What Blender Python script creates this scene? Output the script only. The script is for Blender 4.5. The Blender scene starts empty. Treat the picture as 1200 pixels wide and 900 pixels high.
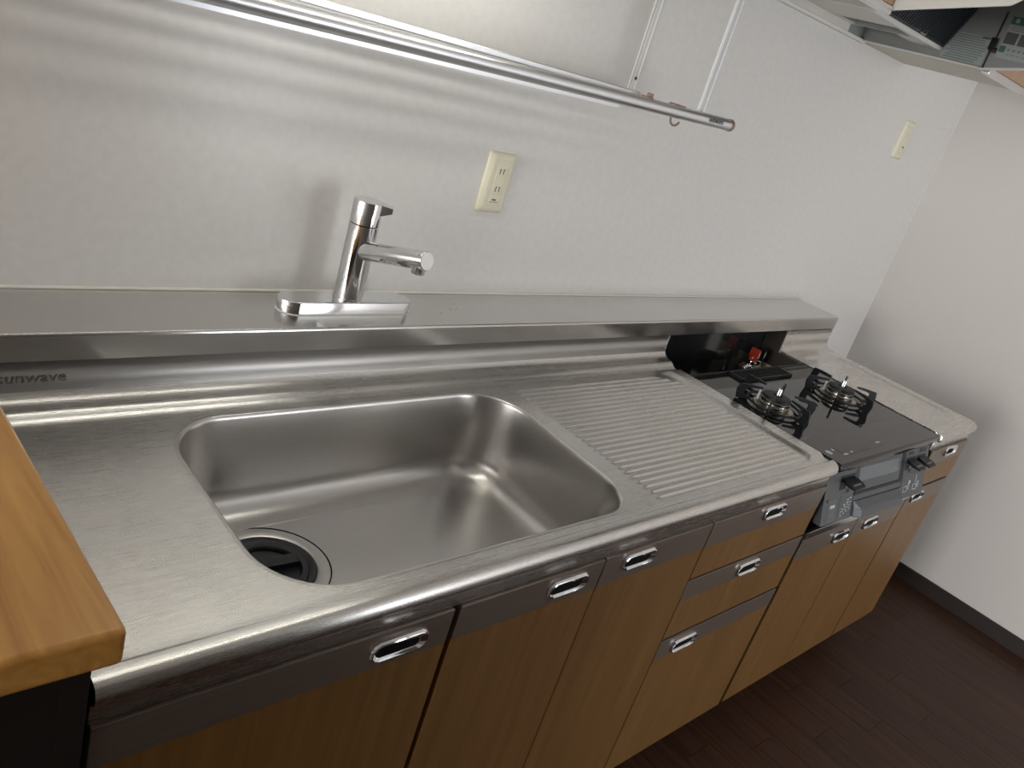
import bpy, bmesh, math, random
from mathutils import Vector, Matrix
random.seed(7)
S = bpy.context.scene
COL = S.collection

# ------------------------------------------------------------------ camera
cam = bpy.data.cameras.new('camera'); co = bpy.data.objects.new('camera', cam); COL.objects.link(co)
co.location = (-1.7393, -1.2299, 1.4210)
co.rotation_euler = (1.17390, -0.28613, -0.73105)
cam.sensor_fit = 'HORIZONTAL'; cam.sensor_width = 36.0
cam.lens = 986.71 / 1200 * 36.0
cam.clip_start = 0.02
S.camera = co

# ------------------------------------------------------------------ world, light, exposure
w = bpy.data.worlds.new('world'); S.world = w; w.use_nodes = True
w.node_tree.nodes['Background'].inputs[0].default_value = (0.72, 0.82, 1.0, 1)
w.node_tree.nodes['Background'].inputs[1].default_value = 1.0

def area(name, loc, size, energy, color, target):
    l = bpy.data.lights.new(name, 'AREA'); l.shape = 'RECTANGLE'; l.size, l.size_y = size
    l.energy = energy; l.color = color
    o = bpy.data.objects.new(name, l); COL.objects.link(o); o.location = loc
    o.rotation_euler = (Vector(target) - Vector(loc)).to_track_quat('-Z', 'Y').to_euler()
    return o
# daylight coming through the window opening in the wall across the room
area('window_daylight', (0.63, -4.20, 1.08), (1.40, 1.95), 56, (0.97, 0.985, 1.0), (0.63, 0, 1.08))
area('end_window_daylight', (-7.16, -1.10, 1.30), (2.0, 2.1), 225, (1.0, 0.985, 0.96), (0.0, -1.15, 1.2))
LAMP_STRENGTH = 18.0      # fluorescent tube of the lamp under the wall cabinet

S.view_settings.view_transform = 'Standard'
S.view_settings.look = 'None'
S.view_settings.gamma = 1
S.view_settings.use_curve_mapping = False
S.view_settings.exposure = 0.0
S.cycles.use_denoising = True
S.cycles.max_bounces = 10
S.cycles.sample_clamp_indirect = 4.0

# ------------------------------------------------------------------ materials
def mat(name, color, rough=0.5, metal=0.0, spec=0.5, coat=0.0, coat_rough=0.1):
    m = bpy.data.materials.new(name); m.use_nodes = True
    b = m.node_tree.nodes['Principled BSDF']
    b.inputs['Base Color'].default_value = (*color, 1)
    b.inputs['Roughness'].default_value = rough
    b.inputs['Metallic'].default_value = metal
    b.inputs['Specular IOR Level'].default_value = spec
    b.inputs['Coat Weight'].default_value = coat
    b.inputs['Coat Roughness'].default_value = coat_rough
    return m

def nodes(m):
    nt = m.node_tree
    return nt, nt.nodes, nt.links, nt.nodes['Principled BSDF']

def noise_color(m, c1, c2, scale, stretch=(1, 1, 1), detail=4, lo=0.3, hi=0.7, rough=None, bump=0.0, distort=0.0, bump_dist=0.001):
    nt, N, L, b = nodes(m)
    tc = N.new('ShaderNodeTexCoord'); mp = N.new('ShaderNodeMapping'); mp.inputs['Scale'].default_value = stretch
    nz = N.new('ShaderNodeTexNoise'); nz.inputs['Scale'].default_value = scale; nz.inputs['Detail'].default_value = detail
    nz.inputs['Distortion'].default_value = distort
    L.new(tc.outputs['Object'], mp.inputs['Vector']); L.new(mp.outputs[0], nz.inputs['Vector'])
    cr = N.new('ShaderNodeValToRGB'); cr.color_ramp.elements[0].position = lo; cr.color_ramp.elements[1].position = hi
    cr.color_ramp.elements[0].color = (*c1, 1); cr.color_ramp.elements[1].color = (*c2, 1)
    L.new(nz.outputs['Fac'], cr.inputs[0]); L.new(cr.outputs[0], b.inputs['Base Color'])
    if rough:
        mr = N.new('ShaderNodeMapRange'); mr.inputs['To Min'].default_value = rough[0]; mr.inputs['To Max'].default_value = rough[1]
        mr.inputs['From Min'].default_value = lo; mr.inputs['From Max'].default_value = hi
        L.new(nz.outputs['Fac'], mr.inputs['Value']); L.new(mr.outputs[0], b.inputs['Roughness'])
    if bump:
        bp = N.new('ShaderNodeBump'); bp.inputs['Strength'].default_value = bump; bp.inputs['Distance'].default_value = bump_dist
        L.new(nz.outputs['Fac'], bp.inputs['Height']); L.new(bp.outputs[0], b.inputs['Normal'])
    return tc, nz

def brushed(name, color, r0, r1, stretch, bump, blotch=0.10, aniso=0.6):
    """brushed stainless sheet: long grain along one axis, faint wear blotches"""
    m = mat(name, color, r0, 1.0)
    nt, N, L, b = nodes(m)
    b.inputs['Anisotropic'].default_value = aniso; b.inputs['Anisotropic Rotation'].default_value = 0.25
    tg = N.new('ShaderNodeCombineXYZ'); tg.inputs[0].default_value = 1.0; L.new(tg.outputs[0], b.inputs['Tangent'])
    tc = N.new('ShaderNodeTexCoord')
    mp = N.new('ShaderNodeMapping'); mp.inputs['Scale'].default_value = stretch
    nz = N.new('ShaderNodeTexNoise'); nz.inputs['Scale'].default_value = 1.0; nz.inputs['Detail'].default_value = 5
    L.new(tc.outputs['Object'], mp.inputs['Vector']); L.new(mp.outputs[0], nz.inputs['Vector'])
    big = N.new('ShaderNodeTexNoise'); big.inputs['Scale'].default_value = 5.0; big.inputs['Detail'].default_value = 6; big.inputs['Roughness'].default_value = 0.6
    L.new(tc.outputs['Object'], big.inputs['Vector'])
    ad = N.new('ShaderNodeMath'); ad.operation = 'MULTIPLY_ADD'; ad.inputs[1].default_value = 0.5
    hf = N.new('ShaderNodeMath'); hf.operation = 'MULTIPLY'; hf.inputs[1].default_value = 0.5
    L.new(big.outputs['Fac'], hf.inputs[0]); L.new(nz.outputs['Fac'], ad.inputs[0]); L.new(hf.outputs[0], ad.inputs[2])
    mr = N.new('ShaderNodeMapRange'); mr.inputs['From Min'].default_value = 0.35; mr.inputs['From Max'].default_value = 0.65
    mr.inputs['To Min'].default_value = r0; mr.inputs['To Max'].default_value = r1
    L.new(ad.outputs[0], mr.inputs['Value']); L.new(mr.outputs[0], b.inputs['Roughness'])
    mx = N.new('ShaderNodeMix'); mx.data_type = 'RGBA'
    mx.inputs[6].default_value = (*[c * (1 - blotch) for c in color], 1); mx.inputs[7].default_value = (*[min(1, c * (1 + blotch)) for c in color], 1)
    mr2 = N.new('ShaderNodeMapRange'); mr2.inputs['From Min'].default_value = 0.35; mr2.inputs['From Max'].default_value = 0.65
    L.new(ad.outputs[0], mr2.inputs['Value']); L.new(mr2.outputs[0], mx.inputs[0]); L.new(mx.outputs[2], b.inputs['Base Color'])
    if bump:
        bp = N.new('ShaderNodeBump'); bp.inputs['Strength'].default_value = bump; bp.inputs['Distance'].default_value = 0.0006
        L.new(nz.outputs['Fac'], bp.inputs['Height']); L.new(bp.outputs[0], b.inputs['Normal'])
    return m

M = {}
M['wall'] = mat('kitchen_panel', (0.66, 0.65, 0.63), 0.25, spec=0.42)
noise_color(M['wall'], (0.660, 0.643, 0.618), (0.690, 0.673, 0.648), 60, detail=6, lo=0.35, hi=0.65)
M['paper'] = mat('wallpaper', (0.70, 0.665, 0.63), 0.75, spec=0.3)
noise_color(M['paper'], (0.69, 0.655, 0.62), (0.715, 0.68, 0.645), 260, detail=2, bump=0.15, bump_dist=0.0008)
M['shade_wall'] = mat('shade_wall_brown', (0.16, 0.145, 0.128), 0.6)  # for the added blocking wall; dark so the steel reflects little light
M['ceil'] = mat('ceiling_paper', (0.82, 0.81, 0.79), 0.8)
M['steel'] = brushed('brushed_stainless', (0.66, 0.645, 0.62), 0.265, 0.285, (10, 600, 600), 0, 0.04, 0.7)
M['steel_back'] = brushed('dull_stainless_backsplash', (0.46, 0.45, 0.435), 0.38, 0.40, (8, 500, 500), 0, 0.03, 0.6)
M['steel_bowl'] = brushed('satin_stainless_bowl', (0.60, 0.585, 0.565), 0.275, 0.295, (14, 400, 400), 0, 0.05, 0.2)
M['steel_ledge'] = brushed('stainless_ledge', (0.64, 0.625, 0.605), 0.165, 0.185, (6, 600, 600), 0, 0.05, 0.5)
M['chrome'] = mat('chrome', (0.80, 0.81, 0.82), 0.06, 1.0)
M['chrome_soft'] = mat('polished_metal', (0.72, 0.72, 0.73), 0.18, 1.0)
M['alu'] = mat('satin_aluminium', (0.74, 0.75, 0.77), 0.33, 1.0)
M['burner_metal'] = mat('burner_metal', (0.30, 0.275, 0.25), 0.22, 1.0)
M['strip'] = mat('door_rail_brown', (0.12, 0.095, 0.082), 0.38, 0.55)
noise_color(M['strip'], (0.165, 0.128, 0.105), (0.185, 0.145, 0.12), 1.0, (6, 400, 400), lo=0.3, hi=0.7)
M['doorwood'] = mat('door_wood', (0.25, 0.13, 0.05), 0.42)
noise_color(M['doorwood'], (0.125, 0.058, 0.0135), (0.178, 0.089, 0.025), 1.0, (55, 55, 3.0), detail=6, lo=0.3, hi=0.72, distort=0.6)
M['dark'] = mat('pocket_shade_seam_black', (0.003, 0.0028, 0.0025), 0.8, spec=0.1)
M['toe'] = mat('toe_kick', (0.02, 0.015, 0.012), 0.6)
M['carcass'] = mat('carcass_gap_shade', (0.03, 0.02, 0.013), 0.6)  # boards darkened so the shade in the door gaps is in the colour
M['beige'] = mat('beige_board', (0.55, 0.47, 0.33), 0.55)
M['wood'] = mat('counter_pine', (0.5, 0.28, 0.1), 0.32, coat=0.12)
tc, nz = noise_color(M['wood'], (0.43, 0.195, 0.042), (0.66, 0.35, 0.095), 1.0, (42, 2.6, 42), detail=5, lo=0.30, hi=0.70, distort=1.2)
M['panel'] = mat('dark_panel', (0.012, 0.009, 0.008), 0.5)
M['floor'] = mat('plank_floor', (0.05, 0.025, 0.016), 0.42, spec=0.22)
def plank_mat(m):
    nt, N, L, b = nodes(m)
    tc = N.new('ShaderNodeTexCoord'); oi = N.new('ShaderNodeObjectInfo')
    mp = N.new('ShaderNodeMapping'); mp.inputs['Scale'].default_value = (75, 2.2, 1)
    sc = N.new('ShaderNodeVectorMath'); sc.operation = 'SCALE'; sc.inputs['Scale'].default_value = 0.05
    cb = N.new('ShaderNodeCombineXYZ'); ml = N.new('ShaderNodeMath'); ml.operation = 'MULTIPLY'; ml.inputs[1].default_value = 40
    L.new(oi.outputs['Random'], ml.inputs[0]); L.new(ml.outputs[0], cb.inputs[0]); L.new(ml.outputs[0], cb.inputs[1])
    ad = N.new('ShaderNodeVectorMath'); ad.operation = 'ADD'
    L.new(tc.outputs['Object'], ad.inputs[0]); L.new(cb.outputs[0], ad.inputs[1]); L.new(ad.outputs[0], mp.inputs['Vector'])
    nz = N.new('ShaderNodeTexNoise'); nz.inputs['Scale'].default_value = 1; nz.inputs['Detail'].default_value = 6; nz.inputs['Distortion'].default_value = 1.0
    L.new(mp.outputs[0], nz.inputs['Vector'])
    cr = N.new('ShaderNodeValToRGB'); e = cr.color_ramp.elements
    e[0].position = 0.3; e[0].color = (0.024, 0.0085, 0.0048, 1); e[1].position = 0.72; e[1].color = (0.062, 0.026, 0.0135, 1)
    L.new(nz.outputs['Fac'], cr.inputs[0])
    hs = N.new('ShaderNodeHueSaturation')
    mr = N.new('ShaderNodeMapRange'); mr.inputs['To Min'].default_value = 0.93; mr.inputs['To Max'].default_value = 1.07
    L.new(oi.outputs['Random'], mr.inputs['Value']); L.new(mr.outputs[0], hs.inputs['Value'])
    L.new(cr.outputs[0], hs.inputs['Color']); L.new(hs.outputs[0], b.inputs['Base Color'])
plank_mat(M['floor'])
M['floor_gap'] = mat('floor_gap', (0.018, 0.009, 0.007), 0.4)
M['skirt'] = mat('baseboard', (0.022, 0.014, 0.012), 0.4)
M['recess_brown'] = mat('recess_brown', (0.055, 0.047, 0.040), 0.3)
M['emboss'] = mat('embossed_steel', (0.27, 0.26, 0.25), 0.4, 1.0)
M['post_white'] = mat('post_white', (0.86, 0.86, 0.84), 0.35)
M['post_web'] = mat('post_web', (0.60, 0.60, 0.61), 0.4)
M['cream'] = mat('cream_plastic', (0.72, 0.68, 0.52), 0.35)
M['cream2'] = mat('cream_plastic_insert', (0.69, 0.65, 0.50), 0.35)
M['slot'] = mat('slot_dark', (0.03, 0.03, 0.03), 0.6)
M['white'] = mat('white_enamel', (0.66, 0.65, 0.61), 0.35)
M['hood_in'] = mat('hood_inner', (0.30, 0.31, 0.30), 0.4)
M['hood_in2'] = mat('hood_inner_plate', (0.62, 0.60, 0.56), 0.4)
M['cabunder'] = mat('cabinet_underside', (0.56, 0.53, 0.46), 0.5)
M['cabdoor'] = mat('wall_cabinet_door', (0.36, 0.22, 0.13), 0.4)
noise_color(M['cabdoor'], (0.33, 0.20, 0.115), (0.40, 0.25, 0.15), 1.0, (40, 40, 3), detail=5)
M['filter'] = mat('filter_mesh', (0.022, 0.026, 0.034), 0.45, 0.4)
M['black'] = mat('black_enamel', (0.010, 0.0105, 0.012), 0.48, spec=0.3)
M['rubber'] = mat('black_rubber', (0.013, 0.0145, 0.018), 0.30)
M['glass'] = mat('black_glass_top', (0.015, 0.015, 0.0155), 0.035, spec=0.40)
M['stove_grey'] = mat('stove_grey_plastic', (0.075, 0.082, 0.089), 0.40, 0.2)
M['stove_grey2'] = mat('stove_grey_light', (0.095, 0.103, 0.11), 0.38, 0.25)
M['stove_dark'] = mat('stove_dark_plastic', (0.010, 0.011, 0.013), 0.45, spec=0.3)
M['grillglass'] = mat('grill_window', (0.15, 0.168, 0.18), 0.25, 0.3)
M['print'] = mat('grey_print', (0.55, 0.56, 0.56), 0.5)
M['printdim'] = mat('dim_print', (0.17, 0.17, 0.17), 0.5)
M['printmid'] = mat('mid_print', (0.04, 0.037, 0.036), 0.3)
M['red'] = mat('red_knob', (0.42, 0.045, 0.02), 0.3)
M['brown_clip'] = mat('brown_clip', (0.24, 0.15, 0.11), 0.4)
M['paper_sticker'] = mat('sticker_paper', (0.40, 0.425, 0.41), 0.5)
M['sticker_line'] = mat('sticker_line', (0.20, 0.25, 0.25), 0.5)
M['sticker_green'] = mat('sticker_green', (0.05, 0.16, 0.12), 0.5)
M['sticker_photo'] = mat('sticker_photo', (0.10, 0.10, 0.105), 0.5)
M['seal'] = mat('white_sealant', (0.75, 0.72, 0.66), 0.5)
lamp_m = bpy.data.materials.new('lamp_glow'); lamp_m.use_nodes = True
lamp_m.node_tree.nodes['Principled BSDF'].inputs['Emission Color'].default_value = (1.0, 0.985, 0.91, 1)
lamp_m.node_tree.nodes['Principled BSDF'].inputs['Emission Strength'].default_value = LAMP_STRENGTH
M['lamp'] = lamp_m

# ------------------------------------------------------------------ mesh helpers
class MB:
    """collects shapes (world coordinates) and links them as ONE mesh object"""
    def __init__(s): s.bm = bmesh.new(); s.wn = False
    def _add(s, V, F, mi=0, smooth=False):
        vs = [s.bm.verts.new(v) for v in V]
        for f in F:
            try:
                fc = s.bm.faces.new([vs[i] for i in f]); fc.material_index = mi; fc.smooth = smooth
            except ValueError: pass
        return vs
    def box(s, x0, x1, y0, y1, z0, z1, bev=0.0, seg=2, mi=0):
        t = bmesh.new()
        V = [t.verts.new(v) for v in [(x0,y0,z0),(x1,y0,z0),(x1,y1,z0),(x0,y1,z0),(x0,y0,z1),(x1,y0,z1),(x1,y1,z1),(x0,y1,z1)]]
        for f in [(3,2,1,0),(4,5,6,7),(0,1,5,4),(1,2,6,5),(2,3,7,6),(3,0,4,7)]: t.faces.new([V[i] for i in f])
        if bev: bmesh.ops.bevel(t, geom=t.edges[:], offset=bev, segments=seg, profile=0.5, affect='EDGES'); s.wn = True
        t.verts.ensure_lookup_table(); t.verts.index_update()
        s._add([v.co[:] for v in t.verts], [[v.index for v in f.verts] for f in t.faces], mi, bool(bev)); t.free(); return s
    def obox(s, c, size, mat3, bev=0.0, mi=0):
        k = MB(); k.box(-size[0]/2, size[0]/2, -size[1]/2, size[1]/2, -size[2]/2, size[2]/2, bev)
        k.bm.verts.index_update()
        s._add([(mat3 @ v.co + Vector(c))[:] for v in k.bm.verts], [[v.index for v in f.verts] for f in k.bm.faces], mi, bool(bev)); k.bm.free(); s.wn = s.wn or bool(bev); return s
    def loft(s, rings, closed=True, cap0=True, cap1=True, mi=0, smooth=True):
        n = len(rings[0]); V = [p for r in rings for p in r]; F = []
        for k in range(len(rings)-1):
            for i in range(n if closed else n-1):
                j = (i+1) % n
                F.append((k*n+i, k*n+j, (k+1)*n+j, (k+1)*n+i))
        vs = s._add(V, F, mi, smooth)
        if cap0 and closed:
            f = s.bm.faces.new(vs[:n][::-1]); f.material_index = mi
        if cap1 and closed:
            f = s.bm.faces.new(vs[-n:]); f.material_index = mi
        return s
    def lathe(s, prof, c, axis=(0,0,1), n=32, mi=0, cap0=True, cap1=True):
        q = Vector(axis).normalized().to_track_quat('Z','Y'); rings = []
        for r, h in prof:
            rings.append([(q @ Vector((max(r,1e-5)*math.cos(2*math.pi*i/n), max(r,1e-5)*math.sin(2*math.pi*i/n), h)) + Vector(c))[:] for i in range(n)])
        return s.loft(rings, True, cap0, cap1, mi)
    def cyl(s, p0, p1, r0, r1=None, n=20, mi=0):
        r1 = r0 if r1 is None else r1; d = Vector(p1)-Vector(p0)
        return s.lathe([(r0,0),(r1,d.length)], p0, d, n, mi)
    def tube(s, pts, r, n=10, mi=0, close=False):
        P = [Vector(p) for p in pts]; rings = []; up = None; m = len(P)
        for i, p in enumerate(P):
            if close: t = P[(i+1) % m]-P[i-1]
            else: t = P[min(i+1,m-1)]-P[max(i-1,0)]
            t.normalize()
            if up is None:
                up = Vector((0,0,1)) if abs(t.z) < 0.9 else Vector((0,1,0))
            a = t.cross(up).normalized(); b = a.cross(t).normalized(); up = b
            rings.append([(p + a*r*math.cos(2*math.pi*k/n) + b*r*math.sin(2*math.pi*k/n))[:] for k in range(n)])
        if close: rings.append(rings[0])
        return s.loft(rings, True, not close, not close, mi)
    def poly(s, pts, mi=0): s._add(pts, [range(len(pts))], mi); return s
    def sweep_x(s, prof, xs, mi=0, smooth=True, close=False):
        s.wn = True
        rings = [[(x, p[0], p[1]) for p in prof] for x in xs]
        return s.loft(rings, close, close, close, mi, smooth)
    def plate(s, q, th, mi=0):
        """thin slab on a quad of four points"""
        q = [Vector(p) for p in q]; n = (q[1]-q[0]).cross(q[3]-q[0]).normalized()*th
        V = [p[:] for p in q] + [(p+n)[:] for p in q]
        s._add(V, [(3,2,1,0),(4,5,6,7),(0,1,5,4),(1,2,6,5),(2,3,7,6),(3,0,4,7)], mi); return s
    def fix(s):
        bmesh.ops.remove_doubles(s.bm, verts=s.bm.verts, dist=1e-6)
        bmesh.ops.recalc_face_normals(s.bm, faces=s.bm.faces); return s
    def build(s, name, mats, parent=None, fix=True, sharp=40, label=None):
        if fix: s.fix()
        for e in s.bm.edges:
            if len(e.link_faces) == 2 and e.calc_face_angle(0) > math.radians(sharp): e.smooth = False
        me = bpy.data.meshes.new(name)
        off = world_loc(parent) if parent else Vector((0,0,0))
        ang = parent_rot(parent) if parent else 0
        if parent:
            R = Matrix.Rotation(-ang, 4, 'Z')
            for v in s.bm.verts: v.co = R @ (v.co - off)
        s.bm.to_mesh(me); s.bm.free()
        mats = mats if isinstance(mats, (list, tuple)) else [mats]
        for m in mats: me.materials.append(M[m] if isinstance(m, str) else m)
        o = bpy.data.objects.new(name, me); COL.objects.link(o)
        if s.wn:
            wm = o.modifiers.new('weighted_normals', 'WEIGHTED_NORMAL'); wm.keep_sharp = True
        if parent: o.parent = parent
        if label: o['label'] = label
        return o
def world_loc(o):
    v = Vector((0,0,0))
    while o: v += o.location; o = o.parent
    return v
def parent_rot(o): return 0
def rrect(x0, x1, y0, y1, radii, n=8):
    """rounded rectangle, radii = (x0y0, x1y0, x1y1, x0y1), counter-clockwise"""
    P = []
    for (cx, cy, a0, r) in [(x0+radii[0], y0+radii[0], 180, radii[0]), (x1-radii[1], y0+radii[1], 270, radii[1]), (x1-radii[2], y1-radii[2], 0, radii[2]), (x0+radii[3], y1-radii[3], 90, radii[3])]:
        for k in range(n+1):
            a = math.radians(a0 + 90*k/n); P.append((cx + r*math.cos(a), cy + r*math.sin(a)))
    return P
def thing(name, label, cat, loc=(0,0,0), group=None):
    o = bpy.data.objects.new(name, None); COL.objects.link(o); o.location = loc; o.empty_display_size = 0.05
    o['label'] = label; o['category'] = cat
    if group: o['group'] = group
    return o
def tag(o, label, cat, group=None):
    o['label'] = label; o['category'] = cat
    if group: o['group'] = group
    return o
def struct(o): o['kind'] = 'structure'; return o
def text_obj(name, body, size, matrix, mname, parent, extrude=0.0, shear=0):
    c = bpy.data.curves.new(name, 'FONT'); c.body = body; c.size = size; c.extrude = extrude
    c.align_x = 'LEFT'; c.resolution_u = 2
    t = bpy.data.objects.new(name, c); COL.objects.link(t)
    bpy.context.view_layer.update()
    me = bpy.data.meshes.new_from_object(t.evaluated_get(bpy.context.evaluated_depsgraph_get()))
    bpy.data.objects.remove(t); bpy.data.curves.remove(c)
    me.transform(matrix); off = world_loc(parent)
    me.transform(Matrix.Translation(-off)); me.name = name
    me.materials.clear(); me.materials.append(M[mname])
    o = bpy.data.objects.new(name, me); COL.objects.link(o); o.parent = parent
    return o

# ================================================================== SETTING
XW, XL, YF, ZC = 1.49, -7.0, -4.1, 2.40
YP, XP = -2.15, -0.25        # an unseen wall added to keep daylight off the left side ends here; the room with the window opens beyond it
struct(MB().box(XL, XW, 0, 0.10, -0.05, ZC).build('wall_back', 'wall'))
struct(MB().box(XW, XW+0.1, YF, 0.1, -0.05, ZC).build('wall_right', 'paper'))
wl = MB()
wl.box(XL-0.1, XL, YP, -2.11, -0.05, ZC); wl.box(XL-0.1, XL, -0.09, 0.1, -0.05, ZC)
wl.box(XL-0.1, XL, -2.11, -0.09, -0.05, 0.24); wl.box(XL-0.1, XL, -2.11, -0.09, 2.36, ZC)
struct(wl.build('wall_left', 'paper', fix=False))
wn = MB()
for a in [(-2.11,-2.07,0.24,2.36),(-0.13,-0.09,0.24,2.36),(-2.07,-0.13,0.24,0.28),(-2.07,-0.13,2.32,2.36),(-1.12,-1.08,0.28,2.32)]: wn.box(XL-0.07, XL-0.03, *a)
struct(wn.build('window_2', 'alu', fix=False))
struct(MB().box(XL-0.1, XW+0.1, YF-0.1, 0.1, ZC, ZC+0.1).build('ceiling', 'ceil'))
struct(MB().box(XL-0.1, XP, YF-0.1, YP, -0.05, ZC).build('added_shade_wall', 'shade_wall'))  # unseen, added to shade the left end of the kitchen
wf = MB()
wf.box(XP, -0.10, YF-0.1, YF, -0.05, ZC); wf.box(1.36, XW, YF-0.1, YF, -0.05, ZC)
wf.box(-0.10, 1.36, YF-0.1, YF, -0.05, 0.05); wf.box(-0.10, 1.36, YF-0.1, YF, 2.10, ZC)
struct(wf.build('wall_far', 'paper', fix=False))
wn = MB(); wy0, wy1 = YF-0.07, YF-0.03
for a in [(-0.10,-0.06,0.05,2.10),(1.32,1.36,0.05,2.10),(-0.06,1.32,0.05,0.09),(-0.06,1.32,2.06,2.10),(0.61,0.65,0.09,2.06)]: wn.box(a[0],a[1],wy0,wy1,a[2],a[3])
struct(wn.build('window_1', 'alu', fix=False))
fl = struct(MB().box(XL, XW, YF, 0, -0.05, -0.003).build('floor', 'floor_gap'))
pl_meshes = {}
pw = 0.0985; nx = int((XW+3.2)/pw)+1; ln = 0.92
for i in range(nx):
    x1 = XW - 0.008 - i*pw; x0 = max(x1-pw+0.0012, -3.2)
    if x1 - x0 < 0.02: continue
    y = -0.40 if x0 < 0.9 else -0.004
    first = (0.30 + 0.37*((i*7) % 5)/5.0)*ln + (0 if x0 < 0.9 else 0.12)
    L = first
    while y > YF+0.01:
        y0 = max(y-L, YF)
        me = None; key = (round(x1-x0,4), round(y-y0,4))
        if key not in pl_meshes:
            o = MB().box(-(x1-x0)/2, (x1-x0)/2, -(y-y0)/2+0.0006, (y-y0)/2-0.0006, -0.0029, 0.0).build('plank', 'floor', fix=False)
            pl_meshes[key] = o.data
        else:
            o = bpy.data.objects.new('plank', pl_meshes[key]); COL.objects.link(o)
        o.parent = fl; o.location = ((x0+x1)/2, (y+y0)/2, 0)
        y = y0; L = ln
struct(MB().box(XW-0.009, XW, YF, 0, 0, 0.060, 0.002, 1).build('baseboard_right', 'skirt'))
# fine sealant bead between the ledge and the wall panel
struct(MB().box(-1.4885, 0.885, -0.006, 0.0, 0.9085, 0.9125, 0.001, 1).build('trim_1', 'seal'))
sc_ = MB(); sc_.plate([(-1.108,-0.0004,1.1535),(-1.0895,-0.0004,1.1425),(-1.0899,-0.0004,1.1405),(-1.1085,-0.0004,1.1520)], 0.0006)
o = sc_.build('scratch', 'seal'); o.parent = bpy.data.objects['wall_back']; o['label'] = 'short pale scratch in the wall panel'

# ================================================================== WORKTOP WITH SINK
ZD = 0.796
back_prof = [(-0.010,0.866),(-0.148,0.866),(-0.148,0.832),(-0.1495,0.823),(-0.154,0.816),(-0.161,0.8115),(-0.169,0.8095),(-0.1765,0.8085),(-0.181,0.8065),(-0.185,0.8025),(-0.190,0.7988),(-0.197,0.7968),(-0.206,ZD)]
front_prof = [(-0.620,ZD),(-0.630,ZD),(-0.6335,0.7968),(-0.6365,0.8008),(-0.6395,0.802),(-0.650,0.802),(-0.6555,0.8008),(-0.660,0.7970),(-0.6625,0.7915),(-0.663,0.7860),(-0.6620,0.7800),(-0.6590,0.7765),(-0.6545,0.7755),(-0.6530,0.7740),(-0.6525,0.770),(-0.6525,0.7495),(-0.642,0.7495)]
def worktop_front_round(x, y, z, xe, r=0.016, left=False):
    """rounds the free front corner in plan"""
    d = (xe - r) - x if left else x - (xe - r)
    d = x - (xe - r)
    if d > 0 and y < -0.640:
        k = min(1, d/r); cut = r*(1-math.sqrt(max(0, 1-k*k)))
        return (x, min(y + cut, y if y > -0.640 else -0.640 + 0), z) if False else (x, y + cut*min(1, (-0.640 - y)/0.012), z)
    return (x, y, z)
def arc_xs(xe, r, n=8): return [xe - r + r*math.sin(math.pi/2*k/n) for k in range(n+1)]
wt = thing('sink_worktop', 'long brushed stainless worktop with pressed sink bowl and ribbed drainboard', 'sink', (-0.75, -0.33, 0.7495))
XS0 = -0.600
k = MB()
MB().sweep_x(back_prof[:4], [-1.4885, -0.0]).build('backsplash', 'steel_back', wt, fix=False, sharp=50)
k.sweep_x(back_prof[3:], [-1.4885, XS0, -0.0])
xs = [-1.500, XS0] + arc_xs(0.0, 0.016)
k.loft([[worktop_front_round(x, p[0], p[1], 0.0) for p in front_prof] for x in xs], False)
# flat deck left of the drainboard with the bowl opening
def bowl_outline(ins, n=10):
    P = rrect(-1.284+ins, -0.628-ins, -0.614+ins, -0.211-ins, [max(0.02, r-ins) for r in (0.105, 0.085, 0.105, 0.095)], n)
    out = []
    for x, y in P:                                       # the sides lean a little, as pressed
        t = (y+0.41)/0.2
        xx = x + (0.013*t if x > -0.95 else 0.008*t)
        out.append((xx, y))
    return out
t = bmesh.new()
ol = [(-1.5,-0.206),(-1.5,-0.620),(XS0,-0.620),(XS0,-0.206)]
il = bowl_outline(0)
ov = [t.verts.new((x,y,ZD)) for x,y in ol]; iv = [t.verts.new((x,y,ZD)) for x,y in il]
ed = [t.edges.new((ov[i], ov[(i+1)%4])) for i in range(4)] + [t.edges.new((iv[i], iv[(i+1)%len(iv)])) for i in range(len(iv))]
bmesh.ops.triangle_fill(t, edges=ed, use_beauty=True)
t.verts.index_update(); k._add([v.co[:] for v in t.verts], [[v.index for v in f.verts] for f in t.faces], 0, False); t.free()
# drainboard: a pressed sheet with ridges, its recess closed by a raised border on the right
ribs = [-0.226 - 0.0158*i for i in range(25)]
def sst(a, b, v):
    v = max(0, min(1, (v-a)/(b-a))); return v*v*(3-2*v)
def drain_z(x, y):
    z = ZD
    for i, yr in enumerate(ribs):
        d = abs(y - yr)
        if d < 0.0056:
            xl, xr = -0.578 - 0.010*(i/24.0), -0.066 - (0.045 if i < 2 else 0.0)*(2-i)/2
            e = sst(xl-0.003, xl+0.004, x) * (1 - sst(xr-0.012, xr+0.010, x))
            z += 0.0042*(0.5+0.5*math.cos(math.pi*d/0.0056))*e
    # raised border right of a rounded recess edge
    cx, cy, hx, hy, r = -0.40, -0.413, 0.352, 0.215, 0.045
    qx, qy = max(abs(x-cx)-hx+r, 0), max(abs(y-cy)-hy+r, 0)
    sd = math.hypot(qx, qy) + min(max(abs(x-cx)-hx+r, abs(y-cy)-hy+r), 0) - r
    if x > -0.2: z += 0.006*sst(-0.010, 0.010, sd)*sst(-0.2,-0.12,x)*(sst(-0.620,-0.606,y) if y < -0.606 else 1)*(1-sst(-0.2095,-0.206,y))
    return z
gx = [XS0 + 0.0*i for i in range(1)]
gx = []
x = XS0
while x < -0.0005:
    gx.append(x); x += 0.0035 if (x < -0.560 or x > -0.125) else 0.028
gx.append(0.0)
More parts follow.
